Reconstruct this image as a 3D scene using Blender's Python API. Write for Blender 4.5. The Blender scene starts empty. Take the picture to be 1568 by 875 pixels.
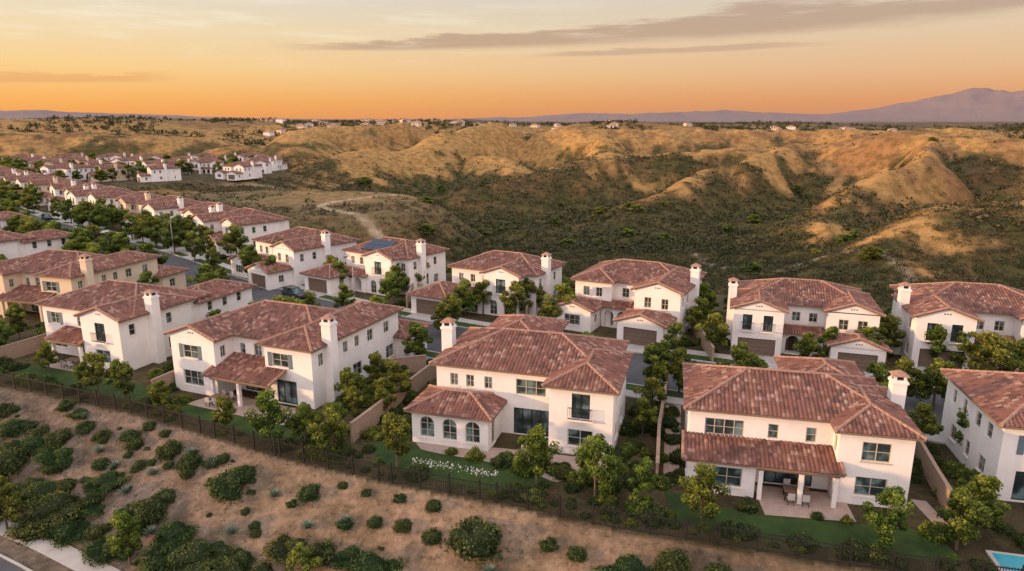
import bpy, math, random, numpy as np
from mathutils import Vector, Matrix
random.seed(7); rng=np.random.default_rng(11)
scene=bpy.context.scene
D=bpy.data
scene.view_settings.view_transform='Standard'
scene.view_settings.look='None'; scene.view_settings.exposure=0
def L1(c): c/=255.; return c/12.92 if c<=.04045 else ((c+.055)/1.055)**2.4
def S(r,g,b): return (L1(r),L1(g),L1(b),1)

# ---------------------------------------------------------------- materials
def newmat(name):
    m=D.materials.new(name); m.use_nodes=True; nt=m.node_tree
    return m,nt,nt.nodes,nt.links,nt.nodes['Principled BSDF']
def ramp(N,stops,interp='LINEAR'):
    r=N.new('ShaderNodeValToRGB'); r.color_ramp.interpolation=interp
    e=r.color_ramp.elements
    e[0].position=stops[0][0]; e[0].color=(*stops[0][1][:3],1)
    e[1].position=stops[-1][0]; e[1].color=(*stops[-1][1][:3],1)
    for p,c in stops[1:-1]:
        k=e.new(p); k.color=(*c[:3],1)
    return r
def simple(name,c1,c2,scale=3.,rough=.8,bump=.0,bscale=40.,spec=.3,metal=0):
    m,nt,N,Lk,P=newmat(name)
    tc=N.new('ShaderNodeTexCoord'); n=N.new('ShaderNodeTexNoise'); n.inputs['Scale'].default_value=scale
    n.inputs['Detail'].default_value=6; n.inputs['Roughness'].default_value=.65
    Lk.new(tc.outputs['Object'],n.inputs['Vector'])
    r=ramp(N,[(.3,c1),(.7,c2)]); Lk.new(n.outputs['Fac'],r.inputs['Fac']); Lk.new(r.outputs['Color'],P.inputs['Base Color'])
    P.inputs['Roughness'].default_value=rough; P.inputs['Specular IOR Level'].default_value=spec; P.inputs['Metallic'].default_value=metal
    if bump:
        b=N.new('ShaderNodeBump'); n2=N.new('ShaderNodeTexNoise'); n2.inputs['Scale'].default_value=bscale; n2.inputs['Detail'].default_value=4
        Lk.new(tc.outputs['Object'],n2.inputs['Vector']); Lk.new(n2.outputs['Fac'],b.inputs['Height']); b.inputs['Strength'].default_value=bump; b.inputs['Distance'].default_value=.05
        Lk.new(b.outputs['Normal'],P.inputs['Normal'])
    return m
M={}
M['stucco']=simple('white_stucco',(.72,.69,.665),(.81,.785,.76),.7,.9,.25,25)
M['cream']=simple('cream_stucco',(.60,.49,.36),(.68,.57,.43),1.2,.9,.25,25)
M['trim']=simple('window_trim',(.44,.38,.30),(.50,.44,.35),4,.6)
M['fascia']=simple('fascia_wood',(.17,.11,.08),(.23,.155,.11),4,.7)
M['shutter']=simple('shutter_paint',(.10,.14,.17),(.13,.18,.21),4,.6)
M['door']=simple('door_wood',(.05,.03,.02),(.08,.05,.03),4,.6)
M['garage']=simple('garage_door_paint',(.14,.10,.075),(.18,.13,.10),3,.6)
M['dark']=simple('black_iron',(.012,.012,.012),(.02,.02,.02),4,.5)
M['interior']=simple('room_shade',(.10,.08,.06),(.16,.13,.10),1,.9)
M['asphalt']=simple('asphalt',(.065,.065,.07),(.10,.10,.105),.4,.9,.3,60)
M['concrete']=simple('concrete',(.36,.34,.32),(.47,.45,.42),.7,.9,.1,30)
M['paver']=simple('patio_paver',(.32,.24,.20),(.44,.34,.29),1.5,.9,.2,15)
M['lawn']=simple('lawn_grass',(.018,.045,.010),(.055,.10,.018),.55,.9,.9,70)
M['block']=simple('block_wall',(.28,.20,.145),(.36,.265,.20),2,.9,.3,20)
M['bark']=simple('tree_bark',(.08,.06,.045),(.14,.11,.08),6,.9,.4,20)
M['water']=simple('pool_water',(.03,.30,.40),(.05,.38,.46),1,.05,.1,6,.5)
M['solar']=simple('solar_glass',(.01,.015,.04),(.02,.03,.06),2,.15)
M['rubber']=simple('tyre_rubber',(.015,.015,.015),(.025,.025,.025),4,.8)
M['agave']=simple('agave_leaf',(.10,.15,.11),(.18,.24,.17),3,.6)
M['flower']=simple('white_blossom',(.6,.58,.55),(.75,.72,.68),3,.8)
def glass(name,c):
    m,nt,N,Lk,P=newmat(name)
    oi=N.new('ShaderNodeTexCoord'); n=N.new('ShaderNodeTexNoise'); n.inputs['Scale'].default_value=.9
    Lk.new(oi.outputs['Object'],n.inputs['Vector'])
    r=ramp(N,[(.38,c),(.5,[k*2 for k in c]),(.62,[min(1,k*6+.02) for k in c])]); Lk.new(n.outputs['Fac'],r.inputs['Fac'])
    Lk.new(r.outputs['Color'],P.inputs['Base Color']); P.inputs['Roughness'].default_value=.06; P.inputs['Specular IOR Level'].default_value=.8
    return m
M['glass']=glass('window_glass',(.02,.032,.034))
def tilemat():
    m,nt,N,Lk,P=newmat('clay_roof_tile')
    uv=N.new('ShaderNodeUVMap'); uv.uv_map='UVMap'
    sp=N.new('ShaderNodeSeparateXYZ'); Lk.new(uv.outputs['UV'],sp.inputs[0])
    def mth(op,a,b=None):
        k=N.new('ShaderNodeMath'); k.operation=op
        for i,v in enumerate((a,b)):
            if v is None: continue
            if isinstance(v,(int,float)): k.inputs[i].default_value=v
            else: Lk.new(v,k.inputs[i])
        return k.outputs[0]
    u=mth('FLOOR',mth('DIVIDE',sp.outputs[0],.32)); vv=mth('DIVIDE',sp.outputs[1],.42); v=mth('FLOOR',vv)
    cb=N.new('ShaderNodeCombineXYZ'); Lk.new(u,cb.inputs[0]); Lk.new(v,cb.inputs[1])
    wn=N.new('ShaderNodeTexWhiteNoise'); wn.noise_dimensions='2D'; Lk.new(cb.outputs[0],wn.inputs['Vector'])
    r=ramp(N,[(0,(.115,.066,.056)),(.25,(.185,.09,.068)),(.5,(.245,.112,.082)),(.75,(.205,.104,.085)),(.9,(.295,.158,.118)),(1,(.39,.26,.205))])
    Lk.new(wn.outputs['Value'],r.inputs['Fac'])
    tc=N.new('ShaderNodeTexCoord'); n=N.new('ShaderNodeTexNoise'); n.inputs['Scale'].default_value=.45; n.inputs['Detail'].default_value=5
    Lk.new(tc.outputs['Object'],n.inputs['Vector'])
    mx=N.new('ShaderNodeMixRGB'); mx.blend_type='MULTIPLY'; mx.inputs[0].default_value=.6
    r2=ramp(N,[(.3,(.72,.70,.72)),(.7,(1.08,1.05,1.0))]); Lk.new(n.outputs['Fac'],r2.inputs['Fac'])
    Lk.new(r.outputs[0],mx.inputs[1]); Lk.new(r2.outputs[0],mx.inputs[2])
    fr=mth('FRACT',vv)
    Lk.new(mx.outputs[0],P.inputs['Base Color'])
    b=N.new('ShaderNodeBump'); b.inputs['Distance'].default_value=.09; b.inputs['Strength'].default_value=1
    Lk.new(mth('SUBTRACT',1,fr),b.inputs['Height']); Lk.new(b.outputs[0],P.inputs['Normal'])
    P.inputs['Roughness'].default_value=.85; P.inputs['Specular IOR Level'].default_value=.2
    return m
M['tile']=tilemat()
M['cap']=simple('ridge_cap_tile',(.25,.13,.095),(.40,.25,.19),3.5,.85)
def leafmat(name,stops,hv=.06,trans=.35):
    m,nt,N,Lk,P=newmat(name)
    a=N.new('ShaderNodeVertexColor'); a.layer_name='Col'
    sp=N.new('ShaderNodeSeparateColor'); Lk.new(a.outputs['Color'],sp.inputs[0])
    r=ramp(N,stops); Lk.new(sp.outputs[0],r.inputs['Fac'])
    oi=N.new('ShaderNodeObjectInfo'); hs=N.new('ShaderNodeHueSaturation')
    mr=N.new('ShaderNodeMapRange'); mr.inputs[3].default_value=.5-hv; mr.inputs[4].default_value=.5+hv*.9
    Lk.new(oi.outputs['Random'],mr.inputs[0]); Lk.new(mr.outputs[0],hs.inputs['Hue'])
    Lk.new(r.outputs[0],hs.inputs['Color']); Lk.new(hs.outputs[0],P.inputs['Base Color'])
    P.inputs['Roughness'].default_value=.6; P.inputs['Specular IOR Level'].default_value=.2
    t=N.new('ShaderNodeBsdfTranslucent'); Lk.new(hs.outputs[0],t.inputs['Color'])
    ms=N.new('ShaderNodeMixShader'); ms.inputs[0].default_value=trans
    Lk.new(P.outputs[0],ms.inputs[1]); Lk.new(t.outputs[0],ms.inputs[2]); Lk.new(ms.outputs[0],N['Material Output'].inputs['Surface'])
    return m
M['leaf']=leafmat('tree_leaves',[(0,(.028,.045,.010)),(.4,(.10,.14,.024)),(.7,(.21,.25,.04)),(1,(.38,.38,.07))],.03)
M['leafd']=leafmat('shrub_leaves',[(0,(.015,.027,.009)),(.45,(.052,.082,.024)),(1,(.15,.185,.05))],.035)
M['chap']=leafmat('chaparral_leaves',[(0,(.026,.032,.013)),(.35,(.052,.058,.021)),(.7,(.10,.08,.036)),(1,(.19,.125,.062))],.0,.12)

# ---------------------------------------------------------------- mesh helpers
def obj(name,mesh,parent=None,loc=None,rot=None,scale=None):
    o=D.objects.new(name,mesh); scene.collection.objects.link(o)
    if parent: o.parent=parent
    if loc is not None: o.location=loc
    if rot is not None: o.rotation_euler=rot
    if scale is not None: o.scale=scale
    return o
def quadmesh(name,V,mat,col=None,k=4):
    n=len(V)//k
    me=D.meshes.new(name); me.vertices.add(n*k); me.vertices.foreach_set('co',np.asarray(V,np.float32).ravel())
    me.loops.add(n*k); me.loops.foreach_set('vertex_index',np.arange(n*k,dtype=np.int32))
    me.polygons.add(n); me.polygons.foreach_set('loop_start',np.arange(0,n*k,k,dtype=np.int32))
    me.polygons.foreach_set('loop_total',np.full(n,k,np.int32))
    me.update(calc_edges=True)
    if col is not None:
        ca=me.color_attributes.new('Col','FLOAT_COLOR','POINT')
        c=np.ones((n*k,4),np.float32); c[:,:3]=np.repeat(col,k)[:,None]
        ca.data.foreach_set('color',c.ravel())
    me.materials.append(mat); me.validate()
    return me
class PB:
    def __init__(s): s.p={}
    def face(s,part,pts,mat,uv=None):
        d=s.p.setdefault(part,dict(v=[],f=[],m=[],uv=[],ms=[]))
        if mat not in d['ms']: d['ms'].append(mat)
        b=len(d['v']); d['v']+=[tuple(p) for p in pts]; d['f'].append(tuple(range(b,b+len(pts)))); d['m'].append(d['ms'].index(mat))
        d['uv']+=list(uv) if uv else [(p[0],p[1]) for p in pts]
    def box(s,part,x0,x1,y0,y1,z0,z1,mat):
        v=[(x0,y0,z0),(x1,y0,z0),(x1,y1,z0),(x0,y1,z0),(x0,y0,z1),(x1,y0,z1),(x1,y1,z1),(x0,y1,z1)]
        for f in ((0,3,2,1),(4,5,6,7),(0,1,5,4),(1,2,6,5),(2,3,7,6),(3,0,4,7)): s.face(part,[v[i] for i in f],mat)
    def tube(s,part,a,b,r0,r1,mat,n=6):
        a=Vector(a);b=Vector(b);d=(b-a).normalized(); q=d.to_track_quat('Z','Y')
        A=[a+q@Vector((r0*math.cos(t*2*math.pi/n),r0*math.sin(t*2*math.pi/n),0)) for t in range(n)]
        B=[b+q@Vector((r1*math.cos(t*2*math.pi/n),r1*math.sin(t*2*math.pi/n),0)) for t in range(n)]
        for i in range(n): s.face(part,[A[i],A[(i+1)%n],B[(i+1)%n],B[i]],mat)
        s.face(part,A[::-1],mat); s.face(part,B,mat)
    def meshes(s,pref):
        out={}
        for k,d in s.p.items():
            me=D.meshes.new(pref+'_'+k); me.from_pydata(d['v'],[],d['f'])
            for m in d['ms']: me.materials.append(m)
            me.polygons.foreach_set('material_index',d['m'])
            u=me.uv_layers.new(name='UVMap'); u.data.foreach_set('uv',np.array(d['uv'],np.float32).ravel())
            me.update(); out[k]=me
        return out
def place(name,meshes,loc,rotz,scale=1.):
    e=D.objects.new(name,None); e.empty_display_size=.5; scene.collection.objects.link(e)
    e.location=loc; e.rotation_euler=(0,0,rotz); e.scale=(scale,)*3
    for k,me in meshes.items(): obj(k,me,e)
    return e

# ---------------------------------------------------------------- house builder
TAN=.365; OH=.5
class House(PB):
    def __init__(s,stucco='stucco'): super().__init__(); s.st=M[stucco]; s.w=0
    def wall(s,A,B,z0,z1,ops):
        A=Vector((*A,0));B=Vector((*B,0)); d=(B-A); Ln=d.length; d.normalize(); n=Vector((d.y,-d.x,0))
        def P(u,z,dep=0): return A+d*u-n*dep+Vector((0,0,z))
        R=[(o[0],o[1],o[0]+o[2],o[1]+o[3]) for o in ops]
        us=sorted({0,Ln,*[r[0] for r in R],*[r[2] for r in R]}); zs=sorted({z0,z1,*[r[1] for r in R],*[r[3] for r in R]})
        for i in range(len(us)-1):
            for j in range(len(zs)-1):
                cu=(us[i]+us[i+1])/2; cz=(zs[j]+zs[j+1])/2
                if any(r[0]<cu<r[2] and r[1]<cz<r[3] for r in R): continue
                s.face('walls',[P(us[i],zs[j]),P(us[i+1],zs[j]),P(us[i+1],zs[j+1]),P(us[i],zs[j+1])],s.st)
        def bx(part,u0,u1,za,zb,d0,d1,mat):
            v=[P(u0,za,d0),P(u1,za,d0),P(u1,za,d1),P(u0,za,d1),P(u0,zb,d0),P(u1,zb,d0),P(u1,zb,d1),P(u0,zb,d1)]
            for f in ((0,3,2,1),(4,5,6,7),(0,1,5,4),(1,2,6,5),(2,3,7,6),(3,0,4,7)): s.face(part,[v[q] for q in f],mat)
        for o in ops:
            u,z,w,hh,k=o[:5]; nx=o[5] if len(o)>5 else 2; nz=o[6] if len(o)>6 else 2
            dep={'w':.15,'a':.15,'d':.17,'g':.3,'o':1.6,'O':1.6}[k[0]]
            for q in ([P(u,z),P(u,z,dep),P(u,z+hh,dep),P(u,z+hh)],[P(u+w,z),P(u+w,z+hh),P(u+w,z+hh,dep),P(u+w,z,dep)],
                      [P(u,z+hh),P(u,z+hh,dep),P(u+w,z+hh,dep),P(u+w,z+hh)],[P(u,z),P(u+w,z),P(u+w,z,dep),P(u,z,dep)]): s.face('walls',q,s.st)
            if k[0] in 'aO':
                r=w/2; cz=z+hh-r; K=8
                for sd in (0,1):
                    prev=None
                    for t in range(K+1):
                        an=math.pi/2*t/K; uu=u+r-r*math.cos(an) if sd==0 else u+r+r*math.cos(an); zz=cz+r*math.sin(an)
                        if prev:
                            s.face('walls',[P(prev[0],prev[1]),P(uu,zz),P(uu,z+hh),P(prev[0],z+hh)],s.st)
                            s.face('walls',[P(prev[0],prev[1]),P(uu,zz),P(uu,zz,dep*.6),P(prev[0],prev[1],dep*.6)],s.st)
                        prev=(uu,zz)
            if k[0] in 'wad':
                f=.075; fm=M['trim'] if k[0]!='d' else M['dark']
                bx('window_frames',u,u+f,z,z+hh,.08,.14,fm); bx('window_frames',u+w-f,u+w,z,z+hh,.08,.14,fm)
                bx('window_frames',u+f,u+w-f,z,z+f,.08,.14,fm); bx('window_frames',u+f,u+w-f,z+hh-f,z+hh,.08,.14,fm)
                s.face('window_glass',[P(u,z,.135),P(u+w,z,.135),P(u+w,z+hh,.135),P(u,z+hh,.135)],M['glass'])
                for i in range(1,nx):
                    c=u+w*i/nx; bx('window_frames',c-.035,c+.035,z+f,z+hh-f,.09,.13,fm)
                for i in range(1,nz):
                    c=z+hh*i/nz; bx('window_frames',u+f,u+w-f,c-.022,c+.022,.095,.125,fm)
                if k[0] in 'wa': bx('window_sills',u-.08,u+w+.08,z-.1,z-.005,-.07,.02,M['trim'] if 't' in k else s.st)
                if 'h' in k:
                    for a in (u-.5,u+w+.05):
                        bx('shutters',a,a+.45,z-.03,z+hh+.03,-.05,-.004,M['shutter'])
                if 'b' in k:
                    for zz in (z+.05,z+1.0): bx('balcony_railing',u-.25,u+w+.25,zz,zz+.05,-.42,-.37,M['dark'])
                    n_=int((w+.5)/.14)
                    for i in range(n_+1):
                        c=u-.25+(w+.5)*i/n_; bx('balcony_railing',c-.012,c+.012,z+.1,z+1.0,-.405,-.385,M['dark'])
                    bx('balcony_railing',u-.3,u+w+.3,z-.1,z+.04,-.45,-.003,s.st)
            elif k[0]=='g':
                g=hh/4
                for i in range(4): bx('garage_door',u,u+w,z+g*i+.015,z+g*(i+1)-.015,.22,.26,M['garage'])
                s.face('garage_door',[P(u,z,.25),P(u+w,z,.25),P(u+w,z+hh,.25),P(u,z+hh,.25)],M['dark'])
            else:
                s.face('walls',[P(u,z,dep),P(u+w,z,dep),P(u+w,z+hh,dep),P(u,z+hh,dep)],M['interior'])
                bx('front_door',u+w*.3,u+w*.7,z,z+hh*.8,dep-.08,dep-.02,M['door'])
    def slope(s,p0,p1,ind,run,ze,hl,hr,tan=TAN):
        p0=Vector((*p0,0));p1=Vector((*p1,0)); d=p1-p0; Ln=d.length; d.normalize(); ind=Vector((*ind,0))
        cs=math.sqrt(1+tan*tan); nrm=(Vector((0,0,1))-ind*tan).normalized()
        P_=.32; K=4; n=int(math.ceil(Ln/P_*K)); off0=int(random.random()*40)
        for i in range(n):
            q=[]
            for u,j in ((min(Ln,i*P_/K),i%K),(min(Ln,(i+1)*P_/K),(i%K)+1)):
                r=run
                if hl: r=min(r,u)
                if hr: r=min(r,Ln-u)
                q.append((u,r,.10*math.sin(math.pi*j/K)))
            (u0,r0,h0),(u1,r1,h1)=q
            if max(r0,r1)<1e-4: continue
            Z=Vector((0,0,ze))
            a=p0+d*u0+Z+nrm*h0; b=p0+d*u1+Z+nrm*h1
            c=p0+d*u1+ind*r1+Z+Vector((0,0,r1*tan))+nrm*h1; e=p0+d*u0+ind*r0+Z+Vector((0,0,r0*tan))+nrm*h0
            eps=2e-3
            s.face('tile_roof',[a,b,c,e],M['tile'],[(i*P_/K+eps+off0*.32,0),(((i+1)*P_/K)-eps+off0*.32,0),(((i+1)*P_/K)-eps+off0*.32,r1*cs),(i*P_/K+eps+off0*.32,r0*cs)])
    def cap(s,a,b):
        a=Vector(a);b=Vector(b); n=max(1,int((b-a).length/.45)); up=Vector((0,0,.05))
        for i in range(n):
            s.tube('ridge_tiles',a+(b-a)*(i/n)+up,a+(b-a)*((i+1)/n)+up,.15,.115,M['cap'],6)
    def roof(s,x0,x1,y0,y1,ze,ax='x',h0=True,h1=True,tan=TAN):
        s.w+=1; ze+=.013*s.w; wx0,wx1,wy0,wy1=x0,x1,y0,y1
        g=.25
        x0-=OH if (ax=='y' or h0) else g; x1+=OH if (ax=='y' or h1) else g
        y0-=OH if (ax=='x' or h0) else g; y1+=OH if (ax=='x' or h1) else g
        ze-=OH*tan-.12; t=.16
        if ax=='x':
            w=(y1-y0)/2; my=(y0+y1)/2; zr=ze+w*tan
            s.slope((x0,y0),(x1,y0),(0,1),w,ze,h0,h1,tan); s.slope((x1,y1),(x0,y1),(0,-1),w,ze,h1,h0,tan)
            if h0: s.slope((x0,y1),(x0,y0),(1,0),w,ze,True,True,tan)
            if h1: s.slope((x1,y0),(x1,y1),(-1,0),w,ze,True,True,tan)
            ra=(x0+(w if h0 else 0),my,zr); rb=(x1-(w if h1 else 0),my,zr); ends=[(h0,ra,(x0,y0),(x0,y1),wx0+.0,'x'),(h1,rb,(x1,y0),(x1,y1),wx1,'x')]
        else:
            w=(x1-x0)/2; mx=(x0+x1)/2; zr=ze+w*tan
            s.slope((x1,y0),(x1,y1),(-1,0),w,ze,h0,h1,tan); s.slope((x0,y1),(x0,y0),(1,0),w,ze,h1,h0,tan)
            if h0: s.slope((x0,y0),(x1,y0),(0,1),w,ze,True,True,tan)
            if h1: s.slope((x1,y1),(x0,y1),(0,-1),w,ze,True,True,tan)
            ra=(mx,y0+(w if h0 else 0),zr); rb=(mx,y1-(w if h1 else 0),zr); ends=[(h0,ra,(x0,y0),(x1,y0),wy0,'y'),(h1,rb,(x0,y1),(x1,y1),wy1,'y')]
        if (Vector(ra)-Vector(rb)).length>.1: s.cap(ra,rb)
        f=M['fascia']
        for hip,rp,c0,c1,wc,axx in ends:
            if hip:
                s.cap((*c0,ze),rp); s.cap((*c1,ze),rp)
                s.face('eaves',[(*c0,ze-t),(*c1,ze-t),(*c1,ze+.02),(*c0,ze+.02)],f)
            else:
                s.cap((*c0,ze+.02),rp); s.cap((*c1,ze+.02),rp)
                s.face('eaves',[(*c0,ze-t),(rp[0],rp[1],rp[2]-t),rp,(*c0,ze)],f); s.face('eaves',[(*c1,ze-t),(rp[0],rp[1],rp[2]-t),rp,(*c1,ze)],f)
                if axx=='x': s.face('walls',[(wc,c0[1]+OH,ze+OH*tan-.3),(wc,c1[1]-OH,ze+OH*tan-.3),(wc,c1[1]-OH,ze+OH*tan-.05),(wc,rp[1],rp[2]-.05),(wc,c0[1]+OH,ze+OH*tan-.05)],s.st)
                else:
                    s.face('walls',[(c0[0]+OH,wc,ze+OH*tan-.3),(c1[0]-OH,wc,ze+OH*tan-.3),(c1[0]-OH,wc,ze+OH*tan-.05),(rp[0],wc,rp[2]-.05),(c0[0]+OH,wc,ze+OH*tan-.05)],s.st)
                    if wc==wy0:
                        for q in (-.28,0,.28): s.box('gable_vents',rp[0]+q-.07,rp[0]+q+.07,wc-.02,wc-.003,rp[2]-.85,rp[2]-.70,M['door'])
        if ax=='x': sides=[((x0,y0),(x1,y0)),((x0,y1),(x1,y1))]
        else: sides=[((x0,y0),(x0,y1)),((x1,y0),(x1,y1))]
        for c0,c1 in sides: s.face('eaves',[(*c0,ze-t),(*c1,ze-t),(*c1,ze+.02),(*c0,ze+.02)],f)
        if h0 and h1: s.face('eaves',[(x0,y0,ze-t),(x0,y1,ze-t),(x1,y1,ze-t),(x1,y0,ze-t)],f)
        else:
            a,b=Vector(ra),Vector(rb); dz=Vector((0,0,t))
            if ax=='x':
                s.face('eaves',[(x0,y0,ze-t),(x1,y0,ze-t),b-dz,a-dz],f); s.face('eaves',[(x0,y1,ze-t),(x1,y1,ze-t),b-dz,a-dz],f)
            else:
                s.face('eaves',[(x0,y0,ze-t),(x0,y1,ze-t),b-dz,a-dz],f); s.face('eaves',[(x1,y0,ze-t),(x1,y1,ze-t),b-dz,a-dz],f)
    def wing(s,x0,x1,y0,y1,zt,ax='x',h0=True,h1=True,Sx=(),Ex=(),Nx=(),Wx=(),tan=TAN):
        e=.004*s.w; x0+=e;y0+=e;x1-=e;y1-=e
        s.wall((x0,y0),(x1,y0),-.4,zt,Sx); s.wall((x1,y0),(x1,y1),-.4,zt,Ex)
        s.wall((x1,y1),(x0,y1),-.4,zt,Nx); s.wall((x0,y1),(x0,y0),-.4,zt,Wx)
        s.roof(x0,x1,y0,y1,zt,ax,h0,h1,tan)
    def shed(s,x0,x1,y0,y1,ze,tan=.3,posts=()):
        s.w+=1; ze+=.007*s.w
        s.slope((x0,y0),(x1,y0),(0,1),y1-y0,ze,False,False,tan); f=M['fascia']; zt=ze+(y1-y0)*tan; t=.15
        s.face('porch_beam',[(x0,y0,ze-t),(x1,y0,ze-t),(x1,y0,ze+.02),(x0,y0,ze+.02)],f)
        s.face('porch_beam',[(x0,y0,ze-t),(x1,y0,ze-t),(x1,y1,zt-t),(x0,y1,zt-t)],f)
        for x in (x0,x1):
            s.face('porch_beam',[(x,y0,ze-t),(x,y1,zt-t),(x,y1,zt+.03),(x,y0,ze+.03)],f); s.cap((x,y0,ze+.02),(x,y1,zt))
        if posts:
            s.box('porch_beam',posts[0]-.1,posts[-1]+.4,y0+.35,y0+.6,ze-.42,ze-.17,f)
            for p in posts: s.box('porch_posts',p,p+.32,y0+.3,y0+.62,-.2,ze-.425,s.st)
    def chimney(s,x,y,zt,w=1.05):
        s.box('chimney',x-w/2,x+w/2,y-w/2,y+w/2,-.3,zt,s.st); s.box('chimney',x-w/2-.09,x+w/2+.09,y-w/2-.09,y+w/2+.09,zt-.3,zt-.12,s.st)
        w2=w*.34
        for a,b in ((-1,-1),(1,-1),(1,1),(-1,1)): s.box('chimney',x+a*w2-.1,x+a*w2+.1,y+b*w2-.1,y+b*w2+.1,zt,zt+.35,s.st)
        s.box('chimney',x-w2,x+w2,y-w2,y+w2,zt,zt+.3,M['dark'])
        z=zt+.35; k=w*.62; ap=(x,y,z+.4); c=[(x-k,y-k,z),(x+k,y-k,z),(x+k,y+k,z),(x-k,y+k,z)]
        for i in range(4): s.face('chimney',[c[i],c[(i+1)%4],ap],M['cap'])
        s.face('chimney',c[::-1],M['fascia'])
W=lambda u,z,w,h,nx=2,nz=2,k='w':(u,z,w,h,k,nx,nz)
def sidewin(L,up=True):
    o=[]
    u=1.2
    while u<L-1.6:
        o.append(W(u,3.9,.8,1.3,1,2)); 
        if int(u*7)%2: o.append(W(u,.9,1.1,1.4,2,2))
        u+=2.5
    return o
def T_C():
    h=House()
    h.wing(.8,16.2,2.4,12.4,6,'x',True,True,Sx=[W(1.3,3.95,.75,1.15,2,2),W(2.8,3.95,.75,1.15,2,2),W(4.5,3.95,.75,1.15,2,2),W(7.4,3.75,2.7,1.45,3,2),(7.2,0.05,3.2,2.45,'d',4,1)],Ex=[W(7.5,3.9,.8,1.3),W(7.3,.8,1.2,1.4)],Wx=[W(2,3.9,.8,1.3),W(6,3.9,.8,1.3)])
    h.wing(11.7,17,0,9,6,'y',True,True,Sx=[(1.9,3.25,1.5,2.15,'db',2,1),W(1.6,.75,2.1,1.5,2,2)],Ex=[W(1.5,3.9,.8,1.3),W(4,3.9,.8,1.3),W(6.5,3.9,.8,1.3),W(2,.8,1.2,1.4),W(5.5,.8,1.2,1.4)])
    h.wing(2.5,9.2,9,17.6,6,'y',True,True,Wx=sidewin(9),Ex=sidewin(9))
    h.wing(0,6.9,-1.5,3.2,3.05,'x',True,True,Sx=[(.75,.6,1.3,1.9,'a',2,3),(2.8,.6,1.3,1.9,'a',2,3),(4.85,.6,1.3,1.9,'a',2,3)],Ex=[(1.0,.1,.9,2.1,'a',1,3)])
    h.chimney(.5,6.3,8.3); return h
def T_B(st='stucco'):
    h=House(st)
    h.wing(.3,16.2,2.6,13,6,'x',True,True,Sx=[W(6.2,3.9,.7,1.15,1,2),W(8,3.9,1.0,1.3,2,2),(6.5,.05,3.2,2.4,'d',4,1)],Wx=sidewin(10))
    h.wing(0,5.7,0,8,6,'y',False,True,Sx=[W(1.6,3.7,1.9,1.4,2,2,'wh'),W(1.3,.8,2.6,1.6,3,2)],Ex=[W(.8,3.9,.7,1.2)],Wx=sidewin(8))
    h.wing(10.9,16.5,1.2,16.8,6,'y',True,True,Sx=[W(.9,3.75,1.9,1.4,2,2,'wh'),(1.2,.05,2.4,2.4,'d',3,1)],Ex=[W(1.0,3.9,.8,1.3),W(5,4,.8,1.2),W(7,4,.8,1.2),W(9.3,3.9,1.1,1.3),W(12.5,3.9,1.1,1.3),W(3,.8,1.6,1.5),W(6.5,.8,1.6,1.5),(9.5,.05,1.8,2.3,'d',2,1),W(12.8,.8,1.6,1.5)])
    h.wing(10,17.8,16,21,3,'x',True,True,Ex=[W(1.5,.9,1.2,1.3)])
    h.shed(5.3,13.4,-1.4,2.65,2.75,.28,posts=(5.9,9.2,12.8))
    h.chimney(16.9,3.6,8.2); return h
def T_A():
    h=House()
    h.wing(0,14.8,2.2,12.5,6,'x',True,True,Sx=[W(1.2,3.7,1.5,1.4,2,2,'wh'),W(5.6,3.7,2.0,1.4,3,2),(5.5,.05,3,2.4,'d',3,1),W(1.1,.8,2.2,1.5,2,2)],Wx=sidewin(10))
    h.wing(9.2,15,0,10,6,'y',False,True,Sx=[(2.1,3.3,1.5,2.1,'db',2,1),W(1.7,.8,2.2,1.5,2,2)],Ex=sidewin(10))
    h.wing(9.5,15.3,11,20,5.4,'y',True,True,Ex=sidewin(9))
    h.shed(3.8,9.2,-.6,2.25,2.75,.28,posts=(4.2,8.6)); h.chimney(15.4,4.2,7.9); return h
def T_D():
    h=House()
    h.wing(.1,15.6,1.8,11.2,6,'x',True,True,Sx=[W(1.2,3.75,3.0,1.4,4,2),W(6.0,3.85,.8,1.25,1,2),W(8.8,3.85,.8,1.25,1,2),(6,.05,3.6,2.4,'d',4,1)],Ex=sidewin(10),Wx=sidewin(9))
    h.wing(10.9,16.0,0,9,6,'y',True,True,Sx=[W(1.6,3.6,2.0,1.55,2,2,'wt'),W(1.4,.75,2.2,1.55,2,2)],Wx=[W(7.6,3.9,.7,1.2)])
    h.wing(8.8,15.0,8,15.5,5.9,'y',True,True)
    h.wall((0.02,-.75),(5.1,-.75),-.4,2.95,[W(.8,.7,3.3,1.6,3,2)]); h.wall((5.1,-.75),(5.1,1.8),-.4,2.95,[]); h.wall((.02,1.8),(.02,-.75),-.4,2.95,[W(.8,.9,1,1.3)])
    h.shed(-.35,11.2,-1.3,1.86,2.85,.27,posts=(5.3,8.2,10.6)); h.chimney(16.3,6.2,8.1); return h
def T_G():
    h=House()
    h.wing(0,12,0,10.5,6,'x',True,True,Sx=[W(1.5,3.75,2,1.4,2,2,'wh'),W(7,3.75,2,1.4),(1.2,.1,3,2.3,'d',3,1),W(7,.8,2,1.4)],Wx=[W(1.5,3.9,.6,1.2,1),W(3.6,3.9,.6,1.2,1),W(6,3.9,.9,1.2,1),W(8,3.9,.9,1.2,1),W(2,.9,1.1,1.3),W(5,.9,.8,1.3,1),W(7.5,.9,1.1,1.3)])
    h.chimney(12.3,6,8); return h
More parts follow.
